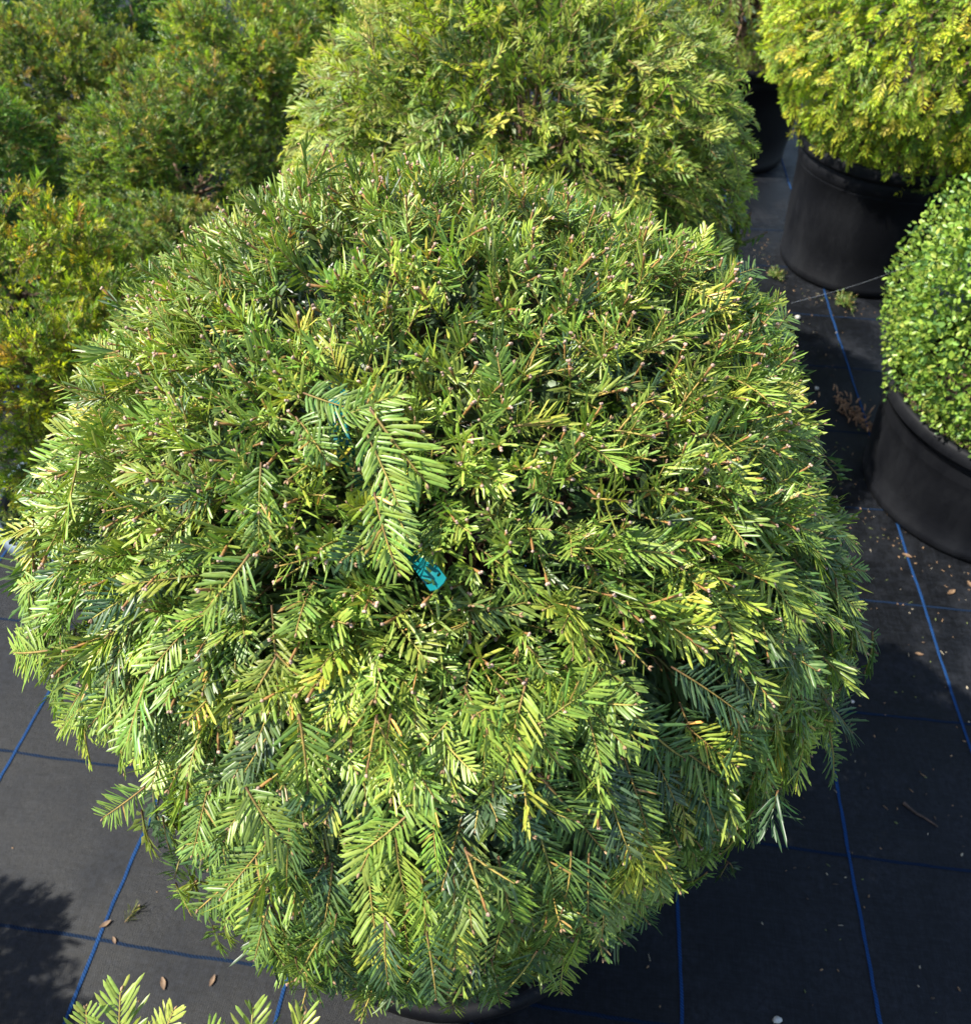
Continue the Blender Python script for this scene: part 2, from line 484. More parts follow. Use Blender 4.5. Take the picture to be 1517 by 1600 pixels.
def branches(name, rng, base, centre, rad, n, parent, loc):
    """trunk and limbs, one piece of wood"""
    g = Geo(); base = np.array(base, float); centre = np.array(centre, float)
    col = np.array([.13, .075, .045])
    h = centre + np.array([0, 0, rad[2] * .55])
    P = base + (h - base) * np.linspace(0, 1, 7)[:, None] + rng.normal(0, .006, (7, 3))
    g.tube(P, np.linspace(.022, .007, 7), 7, 0, col)
    for q in sphere_pts(n, rng, -.75):
        t = rng.uniform(.12, .7); s = base + (h - base) * t
        e = centre + q * rad * rng.uniform(.8, .93)
        k = np.linspace(0, 1, 6)[:, None]
        L = np.linalg.norm(e - s)
        P = s + (e - s) * k + np.array([0, 0, .12]) * L * np.sin(k * math.pi) + rng.normal(0, .012, (6, 3)) * np.sin(k * math.pi)
        g.tube(P, np.linspace(.009, .0022, 6), 5, 0, col * rng.uniform(.6, 1.5))
        for j in range(3):
            a = P[rng.integers(2, 5)]; e2 = a + unit(q + rng.normal(0, .6, 3)) * rad * rng.uniform(.2, .38)
            k2 = np.linspace(0, 1, 4)[:, None]
            g.tube(a + (e2 - a) * k2 + rng.normal(0, .006, (4, 3)) * k2 * (1 - k2) * 4, np.linspace(.0035, .0013, 4), 4, 0, col * rng.uniform(.7, 1.9))
    V, T, M, C = g.out()
    return link(name, tri_mesh(name, V - np.array(loc), T, [M_WOOD], None, C), parent)


def lathe(prof, seg=64, wob=None):
    prof = np.array(prof, float); k = len(prof)
    th = np.arange(seg) * 2 * math.pi / seg
    V = np.stack([prof[:, 0][:, None] * np.cos(th), prof[:, 0][:, None] * np.sin(th), np.repeat(prof[:, 1][:, None], seg, 1)], 2)
    if wob is not None: V[..., :2] *= (1 + wob * np.sin(th * 2 + .6))[None, :, None]
    T = []
    for i in range(k - 1):
        for j in range(seg):
            p, q = i * seg + j, i * seg + (j + 1) % seg
            T += [(p, q, q + seg), (p, q + seg, p + seg)]
    return V.reshape(-1, 3), T


def pot(root, rb, rt, h, mat, wob=.008):
    """blow-moulded nursery pot: tapered wall, foot bead, stepped collar, rolled rim, soil"""
    w = .004; t = lambda z: rb + (rt - rb) * z / h
    prof = [(.001, .003), (rb - .02, .003), (rb - .004, .0), (rb, .008), (t(.03), .03), (t(.03) - .003, .034), (t(h * .3), h * .3), (t(h * .6), h * .6),
            (t(h * .8), h * .8), (t(h * .8) + .004, h * .8 + .004), (t(h - .035) + .004, h - .035), (t(h) - w, h - .034),
            (t(h) - w, h - .06), (t(h * .5) - w, h * .5), (rb - w, .012), (.001, .012)]
    V, T = lathe(prof, 72, wob)
    p = link("pot", tri_mesh("pot", V, T, [mat]), root)
    r = rt
    rp = [(r + .001, h - .036), (r + .012, h - .038), (r + .016, h - .03), (r + .015, h - .006), (r + .009, h), (r - .001, h - .001), (r - .007, h - .008), (r - .006, h - .036), (r + .001, h - .036)]
    V, T = lathe(rp, 72, wob)
    link("rim", tri_mesh("rim", V, T, [mat]), p)
    rng = np.random.default_rng(int(rt * 1000) + 7)
    rings = [0, .25, .5, .75, .9, 1.0]; V = [[0, 0, h - .055]]; T = []; sg = 40; R = t(h - .06) - w - .003
    for a, q in enumerate(rings[1:]):
        for j in range(sg):
            th = 2 * math.pi * j / sg
            V.append([R * q * math.cos(th), R * q * math.sin(th), h - .055 - .01 * q + (rng.normal(0, .004) if q < 1 else 0)])
    T += [(0, 1 + j, 1 + (j + 1) % sg) for j in range(sg)]
    for a in range(len(rings) - 2):
        for j in range(sg):
            p0, q0 = 1 + a * sg + j, 1 + a * sg + (j + 1) % sg
            T += [(p0, p0 + sg, q0 + sg), (p0, q0 + sg, q0)]
    link("soil", tri_mesh("soil", V, T, [M_SOIL]), root)
    return p


def thing(name, loc, label, cat, group=None):
    o = link(name, None); o.location = loc; o.empty_display_size = .1
    return tag(o, label, cat, group)


CAMP = np.array([0, 0, 1.5])


def yew_ball(name, loc, centre, rad, seed, label, group, N, lib, kinds_of, pal, parts, low, potdim, potmat, layers=((1., 1.), (.88, .5), (.74, .2)),
             rough=.05, gap=-.95, spiky=.12, scale=1.0, needle_mat=None, zmin=-.93, droop=1.0, heroes=(), clear=()):
    """a clipped yew ball: shells of shoots that point out and droop, the largest visible shoots are parts of their own"""
    rng = np.random.default_rng(seed)
    mat = needle_mat or M_NEEDLE
    root = thing(name, loc, label, "plant", group)
    loc = np.array(loc, float); centre = np.array(centre, float); rad = np.array(rad, float)
    pot(root, *potdim, potmat)
    branches("trunk", rng, loc + [0, 0, potdim[2] - .08], centre, rad * .92, 46, root, loc)
    wob = wobble(rng, 10, 3.2); wob2 = wobble(rng, 10, 7.0); gapn = wobble(rng, 12, 8.5)
    A = dict(pos=[], Y=[], Z=[], k=[], s=[], c=[], outer=[])
    for li, (lr, dens) in enumerate(layers):
        q = sphere_pts(int(N * dens), rng, zmin)
        if lib is LIBX: q = q[(q[:, 1] < .45) | (rng.uniform(0, 1, len(q)) < .6)]
        if li == 0 and lib is LIBX:      # the sheared crown has more and shorter shoots
            qt = sphere_pts(int(N * .26), rng, .5); q = np.concatenate([q, qt])
        n = len(q)
        rr = lr * (1 + rough * (.6 * wob(q) + .5 * wob2(q)) + rng.normal(0, .014, n))
        if li == 0:
            stick = rng.uniform(0, 1, n) < spiky * np.where(q[:, 2] > .55, .25, np.where(q[:, 2] < -.15, .4, 1))
            rr = rr + stick * rng.uniform(.01, .06, n)
            keep = gapn(q) > gap
            q, rr, n = q[keep], rr[keep], int(keep.sum())
        nrm = unit(q / rad)
        g = np.array([0, 0, -1.])
        td = g - nrm * (nrm @ g)[:, None]
        z = q[:, 2]
        top = np.clip((z - .45) / .4, 0, 1)
        a = .52 + .55 * top + .25 * (li > 0); b = droop * (.95 - .65 * top)
        Yd = unit(nrm * a[:, None] + td * b[:, None] + rng.normal(0, 1, (n, 3)) * (.24 + .14 * top)[:, None] + g * np.where(z < -.2, .25, 0)[:, None])
        Zd = nrm + np.array([0, 0, .35]) + rng.normal(0, .26, (n, 3)) * (1 + 1.2 * top)[:, None]
        kk = kinds_of(rng, n, top)
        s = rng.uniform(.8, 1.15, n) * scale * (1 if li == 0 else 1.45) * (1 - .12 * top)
        if lib is LIBX:   # plain shoots inside and round the back
            away = ((centre + q * rad - CAMP) * nrm).sum(1) > .12
            kk = np.where(li > 0, TO_LOW[kk] + 9, np.where(away, TO_LOW[kk], kk))
        elif li > 0:
            kk = kk + 9
        L = np.array([lib[i][4] for i in kk]) * s
        P = centre + q * rad * rr[:, None]
        A['pos'].append(P - Yd * (L * .78)[:, None]); A['Y'].append(Yd); A['Z'].append(Zd)
        A['k'].append(kk); A['s'].append(s); A['outer'].append(np.full(n, li == 0))
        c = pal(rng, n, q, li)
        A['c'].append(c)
    pos, Y, Z, k, s, c, outer = (np.concatenate(A[x]) for x in ('pos', 'Y', 'Z', 'k', 's', 'c', 'outer'))
    Rm = frames(Y, Z)
    single = np.zeros(len(pos), bool); drop = np.zeros(len(pos), bool)
    if parts:
        tipp = pos + Rm[:, :, 1] * .05
        v = tipp - CAMP; dist = np.linalg.norm(v, axis=1); vd = v / dist[:, None]
        nrm = unit((tipp - centre) / rad)
        facing = -(nrm * vd).sum(1)
        Ls = np.array([lib[i][4] for i in k]) * s
        th, ct = math.tan(.56), math.tan(.588)
        fw = np.array([0, math.cos(R_(47)), -math.sin(R_(47))]); upv = np.array([0, math.sin(R_(47)), math.cos(R_(47))])
        dep = v @ fw; inside = (abs(v[:, 0] / dep) < th) & (abs(v @ upv / dep) < ct)
        app = np.where(outer & (facing > .12) & inside, Ls / dist * np.sqrt(1 - np.clip((Rm[:, :, 1] * vd).sum(1), -1, 1) ** 2), -1)
        single[np.argsort(-app)[:parts]] = True; single &= app > 0
    for cp, cr_ in clear:     # the label pushes the shoots aside
        cp = np.array(cp); ax = unit(CAMP - cp); tipq = pos + Rm[:, :, 1] * (np.array([lib[i][4] for i in k]) * s * .5)[:, None]
        rel = tipq - cp; al = rel @ ax; pd = np.linalg.norm(rel - al[:, None] * ax, axis=1)
        bad = (al > -.012) & (al < .2) & (pd < cr_)
        drop |= bad
    r = ~single & ~drop
    single &= ~drop
    me = join_sprigs(name + "_foliage", [x[:4] for x in lib], k[r], pos[r] - loc, Rm[r], s[r], c[r], [mat, M_WOOD])
    tag(link("foliage", me, root), None, kind="stuff")
    meshes = lib[0][5]
    for i in list(np.nonzero(single)[0]):
        o = link("sprig", meshes[k[i]], root)
        mw = Matrix([[*(Rm[i][j] * s[i]), (pos[i] - loc)[j]] for j in range(3)] + [[0, 0, 0, 1]])
        o.matrix_basis = mw
        o.color = (*c[i], 1)
    for hb, ht, hk, hs, hc in heroes:
        hb = np.array(hb); ht = np.array(ht); hs = hs * max(.8, min(1.5, np.linalg.norm(ht - hb) / lib[hk][4]))
        o = link("sprig", meshes[hk], root)
        hy = unit(ht - hb); hz = unit((hb + ht) / 2 - centre) + .5 * unit(CAMP - ht)
        F = frames(hy[None], hz[None])[0] * hs
        hb = ht - hy * lib[hk][4] * hs
        o.matrix_basis = Matrix([[*F[j], hb[j] - loc[j]] for j in range(3)] + [[0, 0, 0, 1]])
        o.color = (*hc, 1)
    return root


def make_lib(spec, low, mat):
    lib = []
    meshes = []
    for kind, seed in spec:
        V, T, M, C = sprig(kind, seed, low)
        meshes.append(tri_mesh("sprig_" + kind, V, T, [mat, M_WOOD], M, C) if not low else None)
        lib.append((V, T, M, C, V[:, 1].max(), meshes))
    return lib


# ------------------------------------------------------------------ the setting: fabric-covered ground
GW1, GW2 = wobble(np.random.default_rng(3), 12, 2.2), wobble(np.random.default_rng(4), 12, 7)


def gz(x, y):
    q = np.array([[x, y, 0.]])
    return float(.0025 * GW1(q)[0] + .0012 * GW2(q)[0] - .008)


def ground():
    rng = np.random.default_rng(3)
    xs = np.concatenate([[-60, -20, -6], np.linspace(-3, 3, 121), [6, 20, 60]])
    ys = np.concatenate([[-60, -20, -6], np.linspace(-2, 5, 141), [8, 20, 60]])
    X, Y = np.meshgrid(xs, ys, indexing='ij')
    q = np.stack([X.ravel(), Y.ravel(), np.zeros(X.size)], 1)
    w, w2 = GW1, GW2
    q[:, 2] = (.0025 * w(q) + .0012 * w2(q) - .006) * (np.maximum(abs(q[:, 0]), abs(q[:, 1])) < 5.5) - .002
    a, b = len(xs), len(ys); T = []
    for i in range(a - 1):
        for j in range(b - 1):
            p = i * b + j
            T += [(p, p + b, p + b + 1), (p, p + b + 1, p + 1)]
    o = link("ground", tri_mesh("ground", q, T, [M_GROUND]))
    tag(o, "black woven weed fabric laid over the ground", kind="structure")
    u = np.array([math.sin(GRID_YAW), math.cos(GRID_YAW)]); v = np.array([math.cos(GRID_YAW), -math.sin(GRID_YAW)])

    def strip(off, lo, hi, wd, along, z, mat, name):
        n = int((hi - lo) / .02)
        t = np.linspace(lo, hi, n)
        d, e = (u, v) if along else (v, u)
        wob = np.cumsum(rng.normal(0, .0006, n)); wob -= np.linspace(wob[0], wob[-1], n)
        P = t[:, None] * d + (off + wob)[:, None] * e
        Q = np.concatenate([P, np.zeros((n, 1))], 1)
        base = (.0025 * w(Q) + .0012 * w2(Q) - .006) - .002 + z
        hw = wd / 2 * rng.uniform(.85, 1.1, n)
        VV = []
        for s, zz in ((-1, 0), (-.5, .0003), (.5, .0003), (1, 0)):
            VV.append(np.stack([P[:, 0] + e[0] * hw * s, P[:, 1] + e[1] * hw * s, base + zz], 1))
        VV = np.stack(VV, 1).reshape(-1, 3); T = []
        for i in range(n - 1):
            for j in range(3):
                p = i * 4 + j
                T += [(p, p + 4, p + 5), (p, p + 5, p + 1)]
        T = [(x, z_, y) for x, y, z_ in T] if not along else T
        link(name, tri_mesh(name, VV, T, [mat]), o)
    for off in (-2.04, -1.71, -1.38, -1.053, -.724, -.386, -.05, .284, .612, .912, 1.235, 1.56, 1.88):
        strip(off, -1.5, 4.8, .0062, True, .0016, M_BLUE, "blue_line")
    for off in (-.35, -.035, .276, .597, .909, 1.221, 1.535, 1.85, 2.165, 2.48, 2.8, 3.1):
        strip(off, -2.6, 2.6, .0055, False, .0008, M_BLUEX, "cross_line")
    return o


ground()

# ------------------------------------------------------------------ yew balls
LIB = make_lib([('feather', 11), ('feather', 12), ('feather', 13), ('feather', 14), ('feather', 15), ('feather', 16),
                ('mid', 71), ('mid', 72), ('mid', 73), ('mid', 74), ('mid', 75), ('mid', 76),
                ('forked', 21), ('forked', 22), ('forked', 23), ('forked', 24),
                ('clipped', 31), ('clipped', 32), ('clipped', 33), ('clipped', 34), ('clipped', 35), ('clipped', 36),
                ('tuft', 41), ('tuft', 42), ('tuft', 43), ('tuft', 44)], False, M_NEEDLE)
LIBL = make_lib([('feather', 51), ('feather', 52), ('mid', 53), ('forked', 54), ('forked', 55), ('clipped', 56), ('clipped', 57), ('tuft', 58), ('tuft', 59)], True, M_FAR)
LIBI = make_lib([('feather', 51), ('feather', 52), ('mid', 53), ('forked', 54), ('forked', 55), ('clipped', 56), ('clipped', 57), ('tuft', 58), ('tuft', 59)], 2, M_FAR)
LIBF = make_lib([('fan', 61), ('fan', 62), ('fan', 63), ('fan', 64), ('tuft', 65), ('clipped', 66)], 2, M_FAR)
NHI = len(LIB)
LIBX = LIB + LIBL + LIBI
LIBY = LIBL + LIBI
TO_LOW = np.array([NHI, NHI + 1, NHI, NHI + 1, NHI, NHI + 1] + [NHI + 2] * 6 + [NHI + 3, NHI + 4] * 2 + [NHI + 5, NHI + 6] * 3 + [NHI + 7, NHI + 8] * 2)


def kinds_front(rng, n, top):
    u = rng.uniform(0, 1, n)
    side = np.where(u < .38, rng.integers(0, 6, n), np.where(u < .68, rng.integers(6, 12, n), np.where(u < .86, rng.integers(12, 16, n),
           np.where(u < .94, rng.integers(16, 22, n), rng.integers(22, 26, n)))))
    tp = np.where(u < .12, rng.integers(6, 12, n), np.where(u < .6, rng.integers(16, 22, n), rng.integers(22, 26, n)))
    return np.where(rng.uniform(0, 1, n) < top, tp, side)


def pal_front(rng, n, q, li):
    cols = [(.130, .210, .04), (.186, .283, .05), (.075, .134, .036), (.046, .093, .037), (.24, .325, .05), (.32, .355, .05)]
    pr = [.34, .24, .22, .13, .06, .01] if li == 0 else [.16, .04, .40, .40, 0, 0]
    c = palette(rng, n, cols, pr)
    if li == 0:      # crown shoots paler: pale cut tips, with sunlit brightness put into the colour
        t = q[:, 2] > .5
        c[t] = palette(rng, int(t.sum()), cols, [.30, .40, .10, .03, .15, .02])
    return c


G1, G2, G3, G4 = (.13, .22, .042), (.18, .285, .046), (.27, .33, .05), (.072, .14, .038)
HEROES = [
    ((-.076, .399, 1.172), (-.036, .343, 1.146), 6, 1.0, G2), ((-.075, .378, 1.162), (-.049, .333, 1.139), 7, 1.1, G2),
    ((-.069, .338, 1.137), (-.058, .298, 1.112), 8, 1.1, G2), ((-.15, .356, 1.136), (-.152, .323, 1.111), 9, 1.0, G1),
    ((-.157, .323, 1.109), (-.198, .293, 1.065), 10, 1.05, G1), ((-.034, .205, .966), (-.035, .142, .785), 0, 1.15, G2),
    ((-.052, .171, .912), (-.084, .145, .796), 1, 1.15, G1), ((-.046, .206, .992), (-.006, .205, 1.0), 6, 1.0, G2),
    ((-.057, .2, .98), (-.096, .18, .941), 7, 1.1, G2), ((-.061, .243, 1.048), (-.072, .21, 1.003), 8, 1.0, G3),
    ((.21, .629, 1.133), (.272, .661, 1.134), 2, 1.0, G4), ((.202, .561, 1.14), (.271, .659, 1.122), 3, .9, G4),
    ((.231, .546, 1.116), (.278, .655, 1.102), 4, .9, G1), ((.237, .55, 1.111), (.292, .643, 1.1), 5, .9, G1),
    ((.147, .418, 1.133), (.26, .478, 1.078), 1, 1.0, G2), ((.039, .245, 1.036), (.086, .268, 1.054), 9, 1.0, G2),
    ((.097, .259, 1.028), (.155, .238, .946), 2, 1.0, G4), ((.185, .281, .987), (.219, .25, .873), 3, 1.0, G4),
    ((-.336, .331, .987), (-.432, .369, .915), 4, .9, G2), ((-.28, .25, .90), (-.322, .243, .858), 5, 1.0, G1),
    ((-.08, .153, .824), (-.097, .13, .704), 0, 1.0, G4), ((.19, .375, 1.075), (.297, .47, 1.025), 4, 1.0, G2),
    ((-0.117, 0.415, 1.17), (-0.075, 0.389, 1.172), 11, 0.90, G1),
    ((-0.066, 0.352, 1.141), (-0.044, 0.318, 1.129), 7, 0.85, G1),
    ((-0.086, 0.403, 1.169), (-0.051, 0.411, 1.184), 9, 0.90, G2),
    ((-0.125, 0.399, 1.161), (-0.099, 0.366, 1.157), 10, 0.90, G1),
    ((.2, .28, .96), (.30, .325, .86), 5, 1.0, G1), ((-.121, .242, 1.037), (-.114, .203, .981), 10, 1.1, G1),
]
LABEL_PATH = [(-0.108, 0.454, 1.154), (-0.1, 0.395, 1.147), (-0.087, 0.401, 1.094), (-0.066, 0.382, 1.08), (-0.047, 0.339, 1.092), (-0.03, 0.305, 1.103)]
CLEAR = [((-.098, .388, 1.150), .007), ((-.034, .304, 1.115), .013)]
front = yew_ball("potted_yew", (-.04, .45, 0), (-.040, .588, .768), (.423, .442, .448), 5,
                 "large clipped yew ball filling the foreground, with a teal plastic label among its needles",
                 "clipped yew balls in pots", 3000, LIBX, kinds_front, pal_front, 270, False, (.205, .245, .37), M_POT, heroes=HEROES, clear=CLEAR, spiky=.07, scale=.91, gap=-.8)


def kinds_low(rng, n, top):
    u = rng.uniform(0, 1, n)
    side = np.where(u < .5, rng.integers(0, 3, n), np.where(u < .75, rng.integers(3, 5, n), rng.integers(5, 9, n)))
    tp = np.where(u < .35, rng.integers(0, 3, n), np.where(u < .6, rng.integers(3, 5, n), rng.integers(5, 9, n)))
    return np.where(rng.uniform(0, 1, n) < top, tp, side)


def pal_second(rng, n, q, li):
    cols = [(.25, .335, .058), (.31, .395, .066), (.17, .255, .052), (.09, .15, .048), (.39, .43, .07)]
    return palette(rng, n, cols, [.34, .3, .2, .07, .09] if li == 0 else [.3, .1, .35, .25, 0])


second = yew_ball("potted_yew", (.08, 1.82, 0), (.08, 1.82, .665), (.53, .53, .51), 8,
                  "wide yew ball with yellow tips, directly behind the foreground ball",
                  "clipped yew balls in pots", 2100, LIBY, kinds_low, pal_second, 0, True, (.26, .30, .28), M_POT, needle_mat=M_FAR, rough=.035, spiky=.12, droop=.5, scale=1.1, layers=((1., 1.), (.88, .45), (.75, .22)), gap=-1.5)


def pal_gold(rng, n, q, li):
    cols = [(.38, .49, .035), (.28, .42, .04), (.48, .54, .045), (.15, .26, .04), (.5, .47, .05)]
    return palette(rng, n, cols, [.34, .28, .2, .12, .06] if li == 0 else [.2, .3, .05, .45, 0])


gold = yew_ball("potted_yew", (1.42, 2.73, 0), (1.44, 2.75, .80), (.54, .54, .47), 9,
                "golden yellow-green yew ball in a tall black pot with a scuffed rim",
                "clipped yew balls in pots", 1900, LIBY, kinds_low, pal_gold, 0, True, (.28, .32, .46), M_POT, needle_mat=M_FAR, rough=.04, gap=-1.9, spiky=.1, scale=.9, droop=.25, layers=((1., 1.), (.88, .45), (.75, .22)))

back = yew_ball("potted_yew", (1.12, 3.75, 0), (1.12, 3.75, .74), (.44, .44, .42), 10,
                "dark yew in a black pot half hidden behind the golden ball, at the top edge",
                "clipped yew balls in pots", 520, LIBY, kinds_low, pal_second, 0, True, (.28, .31, .44), M_POT, needle_mat=M_FAR, scale=1.15, layers=((1., 1.), (.8, .4)))

near = yew_ball("potted_yew", (-.26, -.12, 0), (-.26, -.11, .53), (.25, .27, .29), 12,
                "yew with pale yellow-green shoot tips poking up at the bottom left edge",
                "clipped yew balls in pots", 300, LIBX, kinds_front,
                lambda rng, n, q, li: palette(rng, n, [(.21, .28, .035), (.15, .23, .03), (.29, .30, .04)], [.5, .3, .2]), 40, False, (.17, .2, .28), M_POT, spiky=.3,
                heroes=[((-.27, .06, .79), (-.262, .128, .862), 6, .72, (.19, .27, .05)), ((-.25, .06, .79), (-.228, .118, .855), 7, .72, (.23, .29, .05)), ((-.29, .06, .79), (-.285, .118, .855), 8, .72, (.17, .25, .05)),
                        ((-.18, .05, .77), (-.168, .118, .845), 9, .72, (.19, .27, .05)), ((-.15, .05, .77), (-.135, .115, .842), 10, .72, (.23, .29, .05)), ((-.2, .05, .77), (-.195, .11, .838), 11, .72, (.2, .3, .05))])


# ------------------------------------------------------------------ loose yew bushes
def loose_mesh(seed, N):
    """unit-size loose bush crown: several rising lobes of short fans, brownish tips on some lobes"""
    rng = np.random.default_rng(seed)
    P, Y, Z, K, S, Cc = [], [], [], [], [], []
    lobes = [(np.array([0, 0, .50]), np.array([.36, .36, .44]), 1.0)]
    for i in range(11):
        a = i * 2.4 + rng.uniform(-.3, .3); zz = rng.uniform(.3, .84); rr = .30 * math.sqrt(max(.02, 1 - ((zz - .5) / .42) ** 2))
        lobes.append((np.array([rr * math.cos(a), rr * math.sin(a), zz]), np.array([.115, .115, .13]) * rng.uniform(.8, 1.2), .16))
    for c0, rd, wgt in lobes:
        n = int(N * wgt); q = sphere_pts(n, rng, -.8)
        w = wobble(rng, 10, 6)
        r = 1 + .11 * w(q) + rng.normal(0, .045, n)
        r = np.where(rng.uniform(0, 1, n) < .3, r * rng.uniform(.7, .95, n), r)
        p = c0 + q * rd * r[:, None]
        P.append(p); Y.append(unit(q + np.array([0, 0, .35]) + rng.normal(0, .4, (n, 3))))
        Z.append(q * .6 + np.array([0, 0, .9]) + rng.normal(0, .4, (n, 3)))
        K.append(rng.integers(0, 6, n)); S.append(rng.uniform(.85, 1.2, n))
        # the youngest shoots, high on the bush, are bronze; old wood stays green
        br = rng.uniform(0, 1, n) < np.clip((p[:, 2] - .58) * .5 + .12 * w(q), 0, .3)
        c = palette(rng, n, [(.09, .172, .045), (.05, .112, .042), (.15, .24, .048), (.22, .30, .05)], [.36, .2, .26, .18])
        c[br] = palette(rng, int(br.sum()), [(.24, .21, .055), (.24, .17, .07), (.22, .25, .05)], [.35, .2, .45])
        Cc.append(c)
    P, Y, Z, K, S, Cc = map(np.concatenate, (P, Y, Z, K, S, Cc))
    return join_sprigs("loose_crown", [x[:4] for x in LIBF], K, P - Y * .03, frames(Y, Z), S, Cc, [M_FAR, M_WOOD])


LOOSE = [loose_mesh(71, 900), loose_mesh(72, 900)]


def loose_bush(x, y, h, r, rot, var, tint, label, potmat=M_POT, potdim=(.15, .19, .24)):
    root = thing("potted_yew_bush", (x, y, 0), label, "plant", "loose yew bushes in rows")
    pot(root, *potdim, potmat)
    branches("trunk", np.random.default_rng(int(rot * 10) + 3), (x, y, potdim[2] - .06), (x, y, h * .6), np.array([r, r, h * .4]) * .34, 14, root, (x, y, 0))
    o = tag(link("foliage", LOOSE[var], root), None, kind="stuff")
    z0 = potdim[2] - .06
    o.location = (0, 0, z0); o.rotation_euler = (0, 0, rot)
    o.scale = (r / .525, r / .525, (h - z0) / 1.0)
    o.color = (*tint, 1)
    return root


loose_bush(-.93, 1.29, .92, .38, .4, 0, (1.95, 1.62, 0.9), "yellow-green loose yew bush in a grey pot at the left edge", M_GREYPOT, (.18, .21, .21))
loose_bush(-.80, 1.74, .70, .32, 2.1, 1, (1.16, 1.14, 1.08), "low bronze-tipped yew bush between the grey-potted bush and the foreground ball")
loose_bush(-.88, 2.22, .86, .36, 4.0, 0, (1.29, 1.23, 1.08), "round yew bush with orange-brown tips, left of the wide yew ball")
loose_bush(-1.48, 2.15, .84, .38, 5.2, 1, (0.87, 1.09, 0.99), "dark green yew bush at the left edge behind the yellow-green one")
loose_bush(-1.38, 2.78, .88, .36, 1.2, 0, (1.39, 1.23, 1.08), "pinkish-brown tipped yew bush in the upper left, second row from the back")
loose_bush(-.80, 2.85, .92, .42, 3.0, 1, (1.48, 1.38, 0.99), "tall olive-tipped yew bush just left of the wide yew ball at the top")
loose_bush(-2.05, 2.9, .9, .42, .9, 1, (0.83, 1.04, 0.99), "dark yew bush cut by the left edge near the top corner")
loose_bush(-1.45, 3.5, .92, .42, 2.6, 1, (0.92, 1.14, 1.08), "shaded green yew bush at the top edge behind the pinkish-brown one")
loose_bush(-.62, 3.42, .95, .42, 5.9, 0, (1.29, 1.28, 0.90), "yew bush at the top edge, behind the olive-tipped one")
loose_bush(-2.2, 3.7, .95, .45, 4.4, 0, (0.63, 0.95, 0.95), "dark yew bush in the far top left corner")
loose_bush(-1.47, .22, .82, .34, 4.9, 1, (0.84, 1.00, 0.95), "yew bush left of the frame that shades the bottom left ground")


# ------------------------------------------------------------------ box ball
def box_ball():
    rng = np.random.default_rng(91)
    loc = np.array([1.35, 1.49, 0]); c = np.array([1.35, 1.50, .535]); rad = np.array([.405, .405, .39])
    root = thing("potted_box", loc, "round clipped box ball with tiny glossy leaves in a black pot at the right edge", "plant")
    pot(root, .30, .335, .33, M_POT)
    branches("trunk", rng, loc + [0, 0, .28], c, rad * .68, 30, root, loc)
    n = 20000
    q = sphere_pts(n, rng, -.97); w = wobble(rng, 10, 5); w2 = wobble(rng, 10, 16)
    r = (1 + .02 * w(q) + .022 * w2(q)) * np.where(rng.uniform(0, 1, n) < .45, rng.uniform(.84, .99, n), 1) + rng.normal(0, .012, n)
    p = c + q * rad * r[:, None]
    n2 = 6500; q2 = sphere_pts(n2, rng, -.97)
    p = np.concatenate([p, c + q2 * rad * rng.uniform(.8, .9, (n2, 1))]); q = np.concatenate([q, q2]); n += n2
    d = unit(q * .7 + rng.normal(0, .6, (n, 3)) + np.array([0, 0, .25])); up = unit(q + rng.normal(0, .55, (n, 3)))
    up = unit(up - (up * d).sum(1, keepdims=True) * d); s = np.cross(d, up)
    L = (rng.uniform(.010, .0155, n) * np.where(np.arange(n) >= n - n2, 1.9, 1))[:, None]; W = L * rng.uniform(.5, .66, (n, 1))
    rows = [p, p + d * L * .3 + s * W * .42 + up * L * .08, p + d * L * .3 - s * W * .42 + up * L * .08, p + d * L * .35,
            p + d * L * .7 + s * W * .44 + up * L * .06, p + d * L * .7 - s * W * .44 + up * L * .06, p + d * L * .72 - up * L * .02, p + d * L * 1.02 - up * L * .05]
    V = np.stack(rows, 1)
    t = np.array([[0, 3, 1], [0, 2, 3], [1, 3, 6], [1, 6, 4], [3, 2, 5], [3, 5, 6], [4, 6, 7], [6, 5, 7]])
    T = (t[None] + (np.arange(n) * 8)[:, None, None]).reshape(-1, 3)
    col = palette(rng, n, [(.17, .28, .045), (.24, .34, .055), (.10, .19, .045), (.32, .38, .08), (.06, .13, .04)], [.34, .3, .18, .1, .08])
    C = np.repeat(col, 8, 0)
    tag(link("foliage", tri_mesh("box_foliage", V.reshape(-1, 3) - loc, T, [M_BOX], None, C), root), None, kind="stuff")


box_ball()


